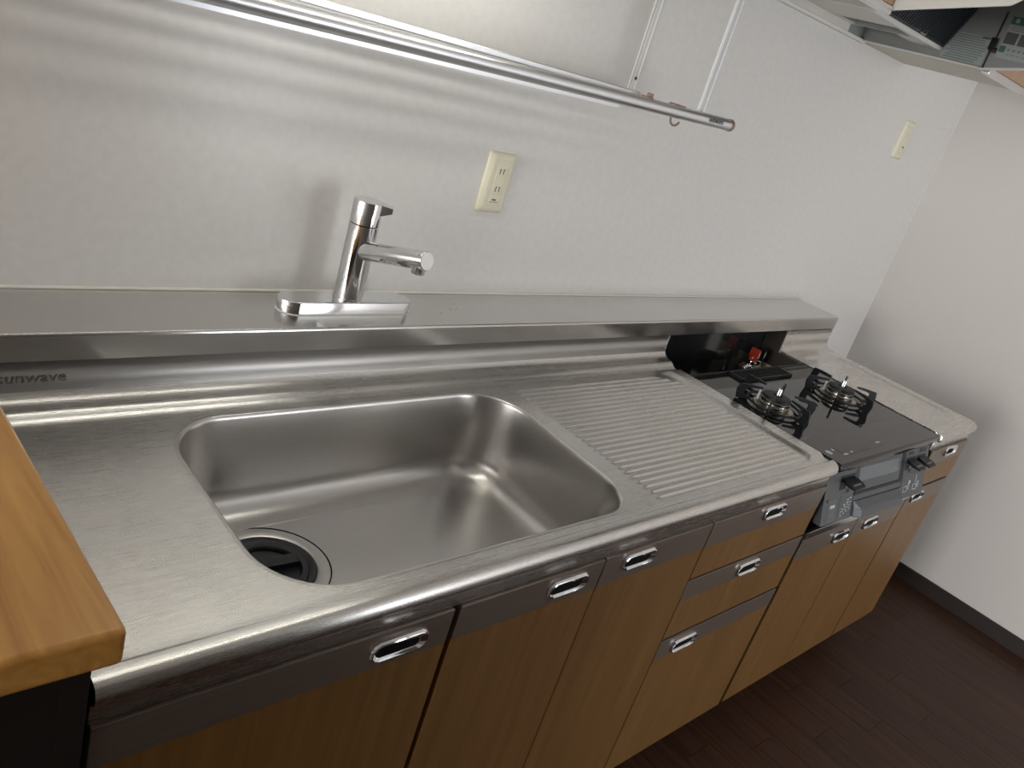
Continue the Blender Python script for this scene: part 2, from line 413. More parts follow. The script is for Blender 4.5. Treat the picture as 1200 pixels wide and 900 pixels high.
gy = sorted(set([-0.620, -0.206] + [-0.206 - 0.414*i/230 for i in range(231)]))
rows = [[(xx, yy, drain_z(xx, yy)) for yy in gy] for xx in gx]
k.loft(rows, False)
# right end face of the sheet
end = [p for p in back_prof[1:]] + [p for p in front_prof[:-1]]
k.plate([(-0.0005,-0.150,0.775),(-0.0005,-0.640,0.775),(-0.0005,-0.640,0.7955),(-0.0005,-0.150,0.7955)], 0.001)
k.plate([(-0.0015,-0.010,0.775),(-0.0015,-0.150,0.775),(-0.0015,-0.148,0.866),(-0.0015,-0.010,0.866)], 0.0015)
k.build('worktop_sheet', 'steel', wt, fix=False, sharp=60)
for f in bpy.data.objects['worktop_sheet'].data.polygons: f.use_smooth = True
# the bowl: rim roll, walls, floor cove, floor with drain opening
k = MB()
ZB = 0.633
steps = [(-0.004, ZD+0.0003), (-0.001, ZD+0.0006), (0.0012, ZD-0.0002), (0.0032, ZD-0.0025), (0.0045, ZD-0.0065), (0.0065, ZD-0.03)]
steps += [(0.0085+0.007*i/4, ZD-0.03-(ZD-0.03-ZB-0.042)*i/4) for i in range(1,5)]
for i in range(1, 11):
    a = math.pi/2*i/10; steps.append((0.0155+0.042*(1-math.cos(a)), ZB+0.042*(1-math.sin(a))))
steps.append((0.070, ZB-0.0004))
k.loft([[(x,y,z) for x,y in bowl_outline(ins)] for ins, z in steps], True, False, False)
DC = (-1.155, -0.372); NR = 48
t = bmesh.new()
ov = [t.verts.new((x,y,ZB-0.0004)) for x,y in bowl_outline(0.070)]
iv = [t.verts.new((DC[0]+0.0915*math.cos(2*math.pi*i/NR), DC[1]+0.0915*math.sin(2*math.pi*i/NR), ZB-0.0008)) for i in range(NR)]
ed = [t.edges.new((ov[i], ov[(i+1)%len(ov)])) for i in range(len(ov))] + [t.edges.new((iv[i], iv[(i+1)%NR])) for i in range(NR)]
bmesh.ops.triangle_fill(t, edges=ed, use_beauty=True)
t.verts.index_update(); k._add([v.co[:] for v in t.verts], [[v.index for v in f.verts] for f in t.faces], 0, True); t.free()
k.bm.normal_update()
k.build('sink_bowl', 'steel_bowl', wt, fix=True, sharp=75, label='deep satin steel bowl with rounded corners')
b = bpy.data.objects['sink_bowl']
MB().lathe([(0.0915,-0.0030),(0.0908,-0.0012),(0.0885,-0.0006),(0.0735,-0.0010),(0.0715,-0.0020),(0.0705,-0.0045),(0.0705,-0.075),(0.060,-0.078)], (DC[0],DC[1],ZB), n=48, cap0=False, cap1=True).build('drain_flange', 'steel_bowl', b)
MB().lathe([(0.0922,-0.0011),(0.0930,-0.0006),(0.0922,-0.0004),(0.0912,-0.0008)], (DC[0],DC[1],ZB), n=48, cap0=False, cap1=False).build('drain_seam', 'dark', b)
# pressed lettering in the backsplash
text_obj('embossed_lettering', 'sunwave', 0.0225, Matrix.Translation((-1.4610,-0.1488,0.8365)) @ Matrix.Rotation(math.radians(90),4,'X') @ Matrix.Diagonal((1.08,0.95,1,1)), 'emboss', wt, 0.0010)

# black rubber drain cover, lifts out
dc = thing('drain_cover', 'black rubber drain cover with a crossbar in the sink', 'drain cover', (DC[0],DC[1],ZB-0.012))
MB().lathe([(0.0703,-0.004),(0.0703,-0.0008),(0.0685,-0.0002),(0.0590,-0.0035),(0.0580,-0.012),(0.064,-0.012)], (DC[0],DC[1],ZB-0.001), n=48, cap0=False, cap1=False).build('outer_rim', 'rubber', dc)
MB().lathe([(0.0575,-0.010),(0.0575,-0.0012),(0.0565,0.0),(0.0480,0.0),(0.0470,-0.0010),(0.0460,-0.009),(0.040,-0.0105),(0.001,-0.0115)], (DC[0]+0.002,DC[1],ZB-0.0015), n=48, cap0=False).build('basin_ring', 'rubber', dc)
k = MB(); k.obox((DC[0]+0.002,DC[1]+0.009,ZB-0.0070), (0.094,0.021,0.0105), Matrix.Rotation(math.radians(-4),3,'Z'), 0.0012); k.build('crossbar', 'rubber', dc)

# ================================================================== LEDGE (raised shelf along the wall)
lg = thing('raised_ledge', 'stainless ledge running along the wall above the worktop and stove', 'ledge', (-0.3,-0.08,0.866))
prof = [(-0.0025,0.8675),(-0.0025,0.9085),(-0.1490,0.9085),(-0.1515,0.9078),(-0.1530,0.9055),(-0.1535,0.9030),(-0.1535,0.8690),(-0.1500,0.8675)]
MB().sweep_x(prof, [-1.4885, 0.885], close=True).build('ledge_sheet', 'steel_ledge', lg, sharp=50)
for x,y in ((-0.675,-0.085),(-0.69,-0.060),(-0.655,-0.078),(-0.71,-0.10),(-0.64,-0.055)): MB().lathe([(0.0032,0),(0.0028,0.0007),(0.0012,0.0010)], (x,y,0.9085), n=10).build('dried_spot', 'steel', lg)

# ================================================================== RIGHT WORKTOP
rw = thing('side_worktop', 'small stainless worktop at the far end beyond the stove', 'worktop', (0.745,-0.33,0.7495))
k = MB()
RX0, RX1 = 0.600, 0.892
bp2 = [(-0.010,0.866),(-0.153,0.866),(-0.153,0.826),(-0.1545,0.817),(-0.159,0.810),(-0.166,0.8055),(-0.176,0.8025),(-0.186,0.802)]
k.sweep_x(bp2, [0.592, RX1-0.007])
fp2 = front_prof[4:]
fp2[0] = (-0.642, 0.802)
xs = [RX0 + 0.016 - 0.016*math.sin(math.pi/2*q/8) for q in range(8,-1,-1)] + arc_xs(RX1, 0.016)
def fr2(x, p):
    y, z = p
    d = max((RX0+0.016)-x, x-(RX1-0.016), 0)/0.016
    if d > 0 and y < -0.640: y += 0.016*(1-math.sqrt(max(0,1-d*d)))*min(1, (-0.640-y)/0.012)
    return (x, y, z)
k.loft([[fr2(x,p) for p in fp2] for x in xs], False)
def side_z(x, y):
    cx, cy, hx, hy, r = 0.742, -0.408, 0.112, 0.205, 0.05
    qx, qy = max(abs(x-cx)-hx+r,0), max(abs(y-cy)-hy+r,0)
    sd = math.hypot(qx,qy)+min(max(abs(x-cx)-hx+r, abs(y-cy)-hy+r),0)-r
    return ZD + 0.006*sst(-0.010,0.010,sd)
k.loft([[(RX0+(RX1-RX0)*i/60, -0.186-0.456*j/90, side_z(RX0+(RX1-RX0)*i/60, -0.186-0.456*j/90)) for j in range(91)] for i in range(61)], False)
k.plate([(RX0,-0.15,0.775),(RX0,-0.642,0.775),(RX0,-0.642,0.8015),(RX0,-0.15,0.8015)], 0.001)
k.plate([(RX1,-0.15,0.755),(RX1,-0.642,0.755),(RX1,-0.642,0.8015),(RX1,-0.15,0.8015)], -0.001)
k.plate([(0.592,-0.010,0.76),(0.592,-0.152,0.76),(0.592,-0.152,0.866),(0.592,-0.010,0.866)], 0.001)
k.build('side_sheet', 'steel', rw, fix=False, sharp=60)
for f in bpy.data.objects['side_sheet'].data.polygons: f.use_smooth = True

# ================================================================== BASE CABINETS
YD = -0.655; DT = 0.018
def handle(cx, cz, door, y=YD, w_=0.088, h_=0.030):
    def octo(wd, hh, ch, dy, dz=0.0, dx=0.0):
        a, b = wd/2, hh/2; P = []
        for (sx, sz) in ((1,-1),(1,1),(-1,1),(-1,-1)):
            c = [(sx*a, sz*(b-ch*0.75)), (sx*(a-ch), sz*b)]
            mid = (sx*(a-ch*0.38), sz*(b-ch*0.28))
            q = [c[0], mid, c[1]]
            if (sx,sz) in ((1,1),(-1,-1)): pass
            else: q = q[::-1]
            P += q
        return [(cx+dx+px, y+dy, cz+dz+pz) for px, pz in P]
    k = MB()
    k.loft([octo(w_,h_,0.012,0.0), octo(w_,h_,0.012,-0.0022), octo(w_-0.003,h_-0.003,0.0115,-0.0052), octo(w_-0.006,h_-0.006,0.011,-0.0060),
            octo(w_-0.022,h_-0.0160,0.006,-0.0014,-0.0040), octo(w_-0.0225,h_-0.0164,0.006,-0.0010,-0.0040)], True, False, False)
    k.loft([octo(w_-0.0215,h_-0.0157,0.006,-0.0011,-0.0040), octo(w_-0.030,h_-0.0200,0.005,-0.0006,-0.0040)], True, False, True, mi=1)  # near-flat black face paints the shade inside the handle pocket
    return k.build('handle', ['chrome','dark'], door, fix=True, sharp=25, label='chrome recessed pull handle')
def front(cab, kind, x0, x1, z0, z1, hx, strip_h=0.055, hz=None):
    """one door or drawer front: wood panel, brown metal rail along its top, pull handle"""
    d = MB().box(x0, x1, YD, YD+DT, z0, z1-strip_h).build(kind, 'doorwood', cab)
    MB().box(x0, x1, YD-0.0012, YD+DT, z1-strip_h, z1, 0.0020, 2).build('top_rail', 'strip', d, label='brown metal rail along the top')
    handle(hx, hz if hz else z1-strip_h+0.030, d, YD-0.0012)
    return d
def cabinet(name, label, x0, x1, ztop, kick=True, sides=('carcass',)):
    c = thing(name, label, 'cabinet', ((x0+x1)/2, -0.33, 0.0))
    k = MB()
    zi = min(ztop, 0.600)
    k.box(x0, x0+0.016, -0.636, -0.012, 0.115, zi); k.box(x1-0.016, x1, -0.636, -0.012, 0.115, zi)
    k.box(x0, x0+0.016, -0.636, -0.618, zi, ztop); k.box(x1-0.016, x1, -0.636, -0.618, zi, ztop)
    k.box(x0+0.016, x1-0.016, -0.636, -0.012, 0.115, 0.131); k.box(x0+0.016, x1-0.016, -0.020, -0.012, 0.131, zi)
    k.box(x0+0.016, x1-0.016, -0.636, -0.618, ztop-0.03, ztop)
    k.build('carcass', 'carcass', c, fix=False)
    MB().box(x0, x1, -0.590, -0.575, 0.001, 0.115).build('toe_kick', 'toe', c)
    return c
Z0 = 0.117
c1 = cabinet('base_cabinet', 'wood-fronted base cabinet at the left end beside the wooden counter', -1.499, -1.052, 0.7475)
front(c1, 'door', -1.498, -1.058, Z0, 0.7465, -1.141, hz=0.7185)
c2 = cabinet('base_cabinet', 'wide wood-fronted cabinet under the sink bowl and drainboard with two doors and three drawers', -1.050, -0.006, 0.7475)
front(c2, 'door', -1.046, -0.7555, Z0, 0.7465, -0.834, hz=0.7215)
front(c2, 'door', -0.7525, -0.4545, Z0, 0.7475, -0.665, hz=0.7265)
front(c2, 'drawer', -0.4505, -0.0085, 0.6215, 0.7475, -0.227, hz=0.7285)
front(c2, 'drawer', -0.4505, -0.0085, 0.4775, 0.6175, -0.228, 0.048, hz=0.592)
front(c2, 'drawer', -0.4505, -0.0085, Z0, 0.4720, -0.364, 0.048, hz=0.4435)
c3 = cabinet('base_cabinet', 'low wood-fronted two-door cabinet under the gas stove', 0.004, 0.598, 0.605)
front(c3, 'door', 0.009, 0.2945, Z0, 0.6005, 0.221, 0.058, hz=0.566)
front(c3, 'door', 0.2975, 0.5965, Z0, 0.6005, 0.390, 0.058, hz=0.569)
# stainless tray the stove stands on
k = MB()
k.sweep_x([(-0.020,0.6055),(-0.020,0.609),(-0.640,0.609),(-0.6585,0.6255),(-0.6605,0.6255),(-0.6610,0.6240),(-0.6605,0.6065),(-0.6590,0.6055)], [0.004,0.598], close=True)
k.build('stove_tray', 'steel_ledge', c3, label='stainless tray lip under the stove')
c4 = cabinet('base_cabinet', 'narrow wood-fronted cabinet at the far right end with one drawer above one door', 0.600, 0.889, 0.7475)
front(c4, 'drawer', 0.604, 0.887, 0.6285, 0.7490, 0.754, 0.050, hz=0.7325)
front(c4, 'door', 0.604, 0.887, Z0, 0.6220, 0.671, 0.058, hz=0.596)
MB().box(0.5860, 0.5915, -0.225, -0.094, 0.612, 0.7490).build('side_board', 'beige', c4, label='bare beige board facing the stove recess')
MB().box(0.5860, 0.5915, -0.225, -0.094, 0.7500, 0.7965).build('side_strip', 'recess_brown', rw, label='dark brown strip at the side of the stove recess')
MB().box(0.5860, 0.5915, -0.152, -0.094, 0.7967, 0.8655).build('side_post', 'recess_brown', rw, label='dark end of the far backsplash')
for i_, o_ in enumerate((c1, c2, c3, c4)): o_['group'] = 'base cabinets'

# recess behind the stove: glossy dark panel
MBp = MB().box(0.002, 0.5920, -0.092, -0.086, 0.612, 0.8655, 0.001, 1)
o = tag(MBp.build('recess_panel', mat('recess_gloss', (0.020,0.020,0.021), 0.10, spec=0.6)), 'glossy dark panel at the back of the recess behind the stove', 'panel')

# ================================================================== WOODEN COUNTER (left foreground)
wc = thing('wooden_counter', 'honey-coloured wooden counter on a dark side panel in the left foreground', 'counter', (-1.85,-0.35,0.0))
MB().box(-2.30, -1.4890, -0.685, -0.003, 0.846, 0.885, 0.0065, 4).build('counter_top', 'wood', wc, label='thick honey-coloured wooden top with rounded edges')
MB().box(-1.530, -1.5055, -0.660, -0.003, 0.001, 0.846).build('side_panel', 'panel', wc, label='dark end panel under the top')
MB().box(-2.28, -1.5305, -0.6595, -0.635, 0.001, 0.846).build('front_panel', 'panel', wc)

# ================================================================== FAUCET
fx, fy, fz = -0.9125, -0.0775, 0.9085
fa = thing('kitchen_faucet', 'chrome single-lever kitchen faucet on an oblong base plate', 'faucet', (fx,fy,fz))
def stadium(x0, x1, yc, r, z, n=14):
    P = []
    for i in range(n+1): a = math.radians(-90+180*i/n); P.append((x1-r+r*math.cos(a), yc+r*math.sin(a), z))
    for i in range(n+1): a = math.radians(90+180*i/n); P.append((x0+r+r*math.cos(a), yc+r*math.sin(a), z))
    return P
bx0, bx1 = -1.043, -0.781
MB().loft([stadium(bx0-0.001,bx1+0.001,fy,0.0275,fz), stadium(bx0-0.001,bx1+0.001,fy,0.0275,fz+0.0012)]).build('base_gasket', 'seal', fa)
MB().loft([stadium(bx0,bx1,fy,0.0265,fz+0.001), stadium(bx0,bx1,fy,0.0265,fz+0.0205), stadium(bx0+0.0008,bx1-0.0008,fy,0.0257,fz+0.0218), stadium(bx0+0.0025,bx1-0.0025,fy,0.024,fz+0.0225)]).build('base_plate', 'chrome', fa, sharp=60, label='long oblong chrome base plate')
r = 0.0255; zt = fz+0.0225
MB().lathe([(r+0.0012,0),(r+0.0012,0.003),(r,0.0035),(r,1.0635-zt),(r-0.0012,1.0645-zt)], (fx,fy,zt), n=40).build('column', 'chrome', fa)
k = MB()
k.lathe([(r-0.0012,0),(r,0.0008),(r,0.0375),(r-0.0006,0.0395),(r-0.002,0.0403)], (fx,fy,1.0655), n=40)
lv = Vector((0.78,-0.62,0)).normalized(); side = Vector((-lv.y,lv.x,0))
def lev(d, hw, z0, z1): 
    c = Vector((fx,fy,0)) + lv*d
    return [(c+side*hw+Vector((0,0,z0)))[:], (c-side*hw+Vector((0,0,z0)))[:], (c-side*hw+Vector((0,0,z1)))[:], (c+side*hw+Vector((0,0,z1)))[:]]
k.loft([lev(0.010,0.0135,1.084,1.1055), lev(0.026,0.0125,1.0875,1.1045), lev(0.036,0.0115,1.092,1.1035), lev(0.0415,0.0105,1.0945,1.1030)], True, smooth=False)
k.build('lever_cap', 'chrome', fa, sharp=30, label='chrome lever cap with a short thumb tab')
s0 = Vector((fx, fy, 1.018)); s1 = Vector((-0.8955,-0.2385,1.0615)); dv = (s1-s0).normalized(); Ls = (s1-s0).length
MB().lathe([(0.0175,0.010),(0.0162,0.035),(0.0155,Ls-0.0015),(0.0148,Ls-0.0003),(0.0142,Ls)], s0[:], dv[:], n=36).build('spout', 'chrome', fa)
ap = s0 + dv*(Ls-0.015)
MB().lathe([(0.0112,0),(0.0112,0.0215),(0.0105,0.0225),(0.009,0.0225)], ap[:], (0,0,-1), n=28).build('aerator', 'chrome', fa)

# ================================================================== WALL PLATES
def outlet(name, label, x, z):
    t = thing(name, label, 'outlet', (x+0.035, 0.0, z+0.06))
    k = MB()
    def rr(ins, y): return [(px, y, pz) for px, pz in rrect(x+ins, x+0.07-ins, z+ins, z+0.12-ins, (0.0045,)*4, 5)]
    k.loft([rr(0,0.0), rr(0,-0.0035), rr(0.002,-0.0065), rr(0.0065,-0.0085), rr(0.0105,-0.0090)], True, False, True)
    k.build('cover_plate', 'cream', t, sharp=50)
    MB().box(x+0.0125, x+0.0575, -0.0096, -0.0085, z+0.0125, z+0.1075, 0.0005, 1).build('inner_frame', 'cream2', t)
    ins = MB().box(x+0.0235, x+0.0475, -0.0104, -0.0092, z+0.022, z+0.098, 0.0004, 1).build('insert', 'cream', t)
    return t, ins
def socket(ins, x, zc, holes=True):
    s = MB().box(x+0.0245, x+0.0465, -0.0116, -0.0102, zc-0.0085, zc+0.0085, 0.0006, 1).build('socket', 'cream', ins)
    k = MB()
    for dx in (-0.0042, 0.0050): k.box(x+0.0352+dx-0.0010, x+0.0352+dx+0.0010, -0.0119, -0.0114, zc-0.0050, zc+0.0048)
    for dx in (-0.0030, 0.0058): k.box(x+0.0352+dx-0.0018, x+0.0352+dx+0.0018, -0.0119, -0.0114, zc+0.0040, zc+0.0052)
    k.build('slots', 'slot', ins, fix=False)
ox, oz = -0.6105, 1.0865
t, ins = outlet('wall_outlet', 'cream double wall outlet above the ledge, right of the faucet', ox, oz)
socket(ins, ox, oz+0.0845); socket(ins, ox, oz+0.049)
k = MB(); k.box(ox+0.0300, ox+0.0405, -0.0110, -0.0103, oz+0.0262, oz+0.0288); k.build('pilot_slot', 'slot', ins)
k = MB(); k.box(ox+0.0240, ox+0.0470, -0.0108, -0.0103, oz+0.0224, oz+0.0232); k.build('lower_groove', 'slot', ins)
ox, oz = 1.0830, 1.4065
t, ins = outlet('wall_outlet', 'cream wall plate high on the wall near the room corner, left of the corner edge', ox, oz)
s = MB().box(ox+0.0245, ox+0.0465, -0.0112, -0.0102, oz+0.070, oz+0.086, 0.0006, 1).build('blank', 'cream2', ins)
k = MB(); k.box(ox+0.0330,ox+0.0380,-0.0114,-0.0111,oz+0.076,oz+0.0775); k.box(ox+0.0330,ox+0.0380,-0.0114,-0.0111,oz+0.0805,oz+0.0820); k.build('faint_marks', 'brown_clip', ins, fix=False)
MB().lathe([(0.0032,0),(0.0032,0.0016),(0.002,0.002)], (ox+0.0370,-0.0104,oz+0.0385), (0,-1,0), n=12).build('dark_hole', 'slot', ins)

# ================================================================== HANGING RACK
rk = thing('hanging_rack', 'aluminium hanging rack with a front rail below the wall cabinet', 'rack', (-0.8,-0.2,1.37))
RZ = lambda x: 1.3755 + 0.0085*(x+0.16)/0.64 if x > -1.5 else 1.3577
RY = -0.200
k = MB(); k.cyl((-1.62,RY,RZ(-1.4)-0.0025),(-0.166,RY,RZ(-0.166)), 0.0118, n=32); rail = k.build('front_rail', 'alu', rk)
MB().lathe([(0.0124,-0.008),(0.0126,0.0),(0.0116,0.003),(0.008,0.0045)], (-0.166,RY,RZ(-0.166)), (1,0,0), n=24).build('end_cap', 'brown_clip', rail)
k = MB(); k.loft([[(x,RY+0.002,RZ(x)-0.0105),(x,RY+0.008,RZ(x)-0.0105),(x,RY+0.008,RZ(x)-0.0175),(x,RY+0.002,RZ(x)-0.0175)] for x in (-1.45,-0.52)], True, smooth=False); k.build('lower_fin', 'alu', rk)
k = MB(); k.box(-1.62,-0.455,-0.184,-0.176,1.3790,1.3880,0.0012,1); sl = k.build('rear_slat', 'alu', rk)
for yy, zz in ((-0.100,1.372),(-0.080,1.372),(-0.060,1.372),(-0.040,1.372),(-0.020,1.372)):
    MB().box(-1.62,-0.300,yy-0.005,yy+0.005,zz-0.0015,zz+0.0015,0.0005,1).build('rack_slat', 'alu', rk)
for xx in (-0.2755, -1.50):
    k = MB(); y0 = RY+0.010
    k.box(xx-0.0030,xx+0.0185,y0,y0+0.0012,1.376,1.6640); k.box(xx-0.0040,xx+0.0035,y0-0.0016,y0,1.376,1.6640,mi=1); k.box(xx+0.0165,xx+0.0190,y0-0.0016,y0,1.376,1.6640,mi=1)
    k.build('front_post', ['post_web','post_white'], rk, fix=False, label='white channel post')
    k = MB()
    k.box(xx-0.006,xx+0.0165,-0.0018,-0.0004,1.372,1.6640); k.box(xx-0.006,xx-0.004,-0.0036,-0.0018,1.372,1.6640,mi=1); k.box(xx+0.0030,xx+0.0050,-0.0030,-0.0018,1.372,1.6640,mi=1); k.box(xx+0.0150,xx+0.0168,-0.0036,-0.0018,1.372,1.6640,mi=1)
    wp = k.build('wall_post', ['white','post_white'], rk, fix=False, label='pale channel post fixed to the wall')
    MB().lathe([(0.0034,0),(0.0034,0.0012),(0.002,0.002)], (xx+0.0105,-0.0018,1.4065), (0,-1,0), n=10).build('screw', 'slot', wp)
    MB().box(xx+0.001,xx+0.012,RY,-0.002,1.3705,1.3745).build('side_arm', 'alu', rk)
text_obj('rail_lettering', 'sunwave', 0.0150, Matrix.Translation((-0.2080,RY-0.0120,1.3800)) @ Matrix.Rotation(math.radians(90),4,'X') @ Matrix.Rotation(math.radians(180.8),4,'Z'), 'slot', rail, 0.0003)
# brown clips and hook
def clip(x, w_):
    k = MB(); k.box(x-w_/2,x+w_/2,RY-0.0045,RY+0.0125,RZ(x)+0.0080,RZ(x)+0.0140,0.0012,2); k.box(x-w_/2,x+w_/2,RY+0.0105,RY+0.0135,RZ(x)-0.006,RZ(x)+0.013,0.0008,1); return k
k = clip(-0.448,0.018); k.box(-0.443,-0.438,RY-0.001,RY+0.0125,RZ(-.45)+0.013,RZ(-.45)+0.0205,0.001,1)
k.build('rail_clip', 'brown_clip', rk, label='brown plastic end clip on the rear slat')
hk = thing('rail_hook', 'small brown hook hanging from the rack rail near its right end', 'hook', (-0.345,RY,RZ(-0.345)))
k = clip(-0.352,0.034); k.box(-0.335,-0.300,RY-0.002,RY+0.009,RZ(-.33)+0.0085,RZ(-.33)+0.0115,0.0008,1); k.build('clip', 'brown_clip', hk)
pts = [(-0.352+0.004,RY+0.0125,RZ(-.35)-0.004)]
for i in range(15):
    a = math.radians(185+ 160*i/14); pts.append((-0.345+0.0125*math.cos(a), RY+0.006-0.004*i/14, 1.3570+0.0115*math.sin(a)+0.002))
MB().tube(pts, 0.0023, 8).build('hook_wire', 'brown_clip', hk)

# ================================================================== WALL CABINETS AND LAMP
def wall_cabinet(label, x0, x1, doors):
    t = thing('wall_cabinet', label, 'cabinet', ((x0+x1)/2,-0.17,1.664), 'wall cabinets')
    k = MB(); k.box(x0,x1,-0.330,-0.001,1.664,1.682); k.box(x0,x0+0.016,-0.330,-0.001,1.682,2.30); k.box(x1-0.016,x1,-0.330,-0.001,1.682,2.30); k.box(x0,x1,-0.330,-0.001,2.284,2.30)
    k.build('carcass', 'cabunder', t, fix=False)
    n = len(doors)-1
    for i in range(n):
        d = MB().box(doors[i]+0.0015,doors[i+1]-0.0015,-0.350,-0.332,1.676,2.298,0.001,1).build('door', 'cabdoor', t)
        MB().box(doors[i]+0.0015,doors[i+1]-0.0015,-0.3535,-0.3320,1.6590,1.6745,0.0018,2).build('pull_rail', 'chrome_soft', d, label='shiny metal pull rail along the lower edge')
    return t
wall_cabinet('wall cabinet over the sink, only its lower right corner in view left of the hood', -1.50, -0.002, (-1.50,-1.0,-0.5,-0.002))
wall_cabinet('wall cabinet right of the range hood, its pale underside and brown door edge in view', 0.602, 0.900, (0.602,0.900))
lp = thing('kitchen_lamp', 'fluorescent lamp under the wall cabinet over the sink', 'lamp', (-0.99,-0.24,1.63))
MB().box(-1.345,-0.635,-0.270,-0.210,1.640,1.664,0.003,2).build('housing', 'white', lp)
MB().cyl((-1.315,-0.240,1.621),(-0.665,-0.240,1.621),0.014,n=20).build('tube', 'lamp', lp)
for xx in (-1.325,-0.655): MB().box(xx-0.010,xx+0.010,-0.257,-0.223,1.605,1.6405,0.002,1).build('tube_holder', 'white', lp)

# ================================================================== RANGE HOOD
hd = thing('range_hood', 'white box range hood over the stove with stickers and a dark filter inside', 'hood', (0.3,-0.28,1.664))
HP = [(-0.001,1.664),(-0.333,1.665),(-0.560,1.7145),(-0.585,1.735),(-0.585,2.30),(-0.001,2.30)]
def side_panel(x0, x1, name, mname, lab):
    k = MB(); k.loft([[(x0,y,z) for y,z in HP],[(x1,y,z) for y,z in HP]], True, smooth=False); return k.build(name, mname, hd, label=lab)
side_panel(0.000, 0.004, 'left_panel', 'white', 'white outer side of the hood')
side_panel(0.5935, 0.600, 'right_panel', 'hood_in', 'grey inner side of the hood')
k = MB()
k.box(0.575,0.5935,-0.333,-0.001,1.6640,1.6670); k.box(0.003,0.022,-0.333,-0.001,1.6640,1.6670); k.box(0.003,0.594,-0.0165,-0.001,1.6600,1.6690,0.001,1)
k.plate([(0.575,-0.334,1.6652),(0.5935,-0.334,1.6652),(0.5935,-0.560,1.7147),(0.575,-0.560,1.7147)], 0.003)
k.build('bottom_rim', 'white', hd, fix=False, label='white folded rim along the lower edges')
MB().box(0.003,0.5935,-0.588,-0.582,1.735,2.30,0.001,1).build('front_panel', 'white', hd)
MB().box(0.003,0.5935,-0.58,-0.001,2.10,2.11).build('top_plate', 'hood_in', hd)
MB().box(0.003,0.5935,-0.0040,-0.0015,1.667,2.10).build('back_plate', 'hood_in', hd)
# rear plate with a slot
k = MB()
z = 1.686
k.box(0.004,0.470,-0.040,-0.0045,z,z+0.002); k.box(0.004,0.370,-0.215,-0.040,z,z+0.002); k.box(0.370,0.593,-0.215,-0.195,z,z+0.002); k.box(0.470,0.593,-0.195,-0.150,z,z+0.002)
k.box(0.004,0.470,-0.022,-0.0165,1.668,z)
k.build('rear_plate', 'hood_in2', hd, fix=False)
k = MB(); k.box(0.370,0.593,-0.195,-0.0045,1.7200,1.7220); k.box(0.455,0.470,-0.195,-0.040,1.686,1.7200); k.box(0.365,0.370,-0.195,-0.040,1.686,1.7200); k.build('slot_trough', 'hood_in', hd, fix=False)
MB().box(0.004,0.593,-0.2235,-0.2130,1.6835,1.6935,0.0012,1).build('filter_ledge', 'white', hd)
k = MB()
f0, f1 = Vector((0,-0.2240,1.693)), Vector((0,-0.300,1.880))
def fpt(x, t): p = f0+(f1-f0)*t; return (x, p.y, p.z)
k.plate([fpt(0.010,0),fpt(0.586,0),fpt(0.586,1),fpt(0.010,1)], -0.004)
fil = k.build('filter', 'filter', hd, label='dark mesh grease filter')
k = MB()
for i in range(46):
    xx = 0.020+0.0122*i; a, b_ = Vector(fpt(xx,0.03)), Vector(fpt(xx,0.98)); n_ = Vector((0,-0.93,-0.38))*0.0025
    k.plate([(a)[:], (a+Vector((0.006,0,0)))[:], (b_+Vector((0.006,0,0)))[:], b_[:]], 0.002)
k.build('filter_ribs', 'filter', fil, fix=False)
k = MB(); k.box(0.424,0.450,-0.2320,-0.2275,1.6940,1.6975); k.box(0.446,0.450,-0.2320,-0.2275,1.6975,1.7050); k.build('filter_latch', 'chrome_soft', fil, fix=False)
# stickers on the inner right side
def wall_quad(k, y0, y1, z0, z1, lift=0.0006, sk=0.0):
    x = 0.5933-lift; k.box(x, x+0.0004, y1, y0, z0, z1)
st = MB(); wall_quad(st, -0.222,-0.329,1.673,1.738); st = st.build('notice_sticker', 'paper_sticker', hd, label='pale sticker full of small print lines')
k = MB()
for i in range(11):
    zz = 1.7345-0.0056*i; ye = -0.325 + random.random()*0.015; wall_quad(k, -0.227-0.012*random.random(), ye, zz-0.0028, zz, 0.0011)
k.build('small_print', 'sticker_line', st, fix=False)
k = MB(); wall_quad(k,-0.305,-0.329,1.7335,1.7375,0.0012); k.build('green_tab', 'sticker_green', st)
st = MB(); wall_quad(st, -0.352,-0.500,1.6985,1.7935); st = st.build('care_sticker', 'paper_sticker', hd, label='white sticker with a green header')
k = MB(); wall_quad(k,-0.352,-0.500,1.7760,1.7935,0.0011); hdr = k.build('green_header', 'sticker_green', st)
k = MB(); k.lathe([(0.0052,0),(0.0052,0.0004)], (0.5918,-0.3665,1.7850), (-1,0,0), n=20); k.build('round_emblem', 'paper_sticker', hdr)
k = MB(); wall_quad(k,-0.354,-0.383,1.7320,1.7580,0.0011); wall_quad(k,-0.388,-0.470,1.7320,1.7580,0.0011); k.build('photos', 'sticker_photo', st, fix=False)
k = MB(); k.lathe([(0.010,0),(0.010,0.0004)], (0.5918,-0.4120,1.7450), (-1,0,0), n=16); k.build('photo_detail', 'paper_sticker', st)
k = MB()
for i in range(3): wall_quad(k,-0.360,-0.492,1.7735-0.0045*i-0.002,1.7735-0.0045*i,0.0011)
for i in range(9):
    y0 = -0.372-0.0125*i; wall_quad(k,y0,y0-0.006,1.7175,1.7225,0.0011); wall_quad(k,y0-0.001,y0-0.009,1.7080,1.7100,0.0011)
k.build('small_print', 'sticker_line', st, fix=False)
k = MB(); wall_quad(k,-0.353,-0.367,1.7120,1.7265,0.0011); k.build('green_square', 'sticker_green', st)
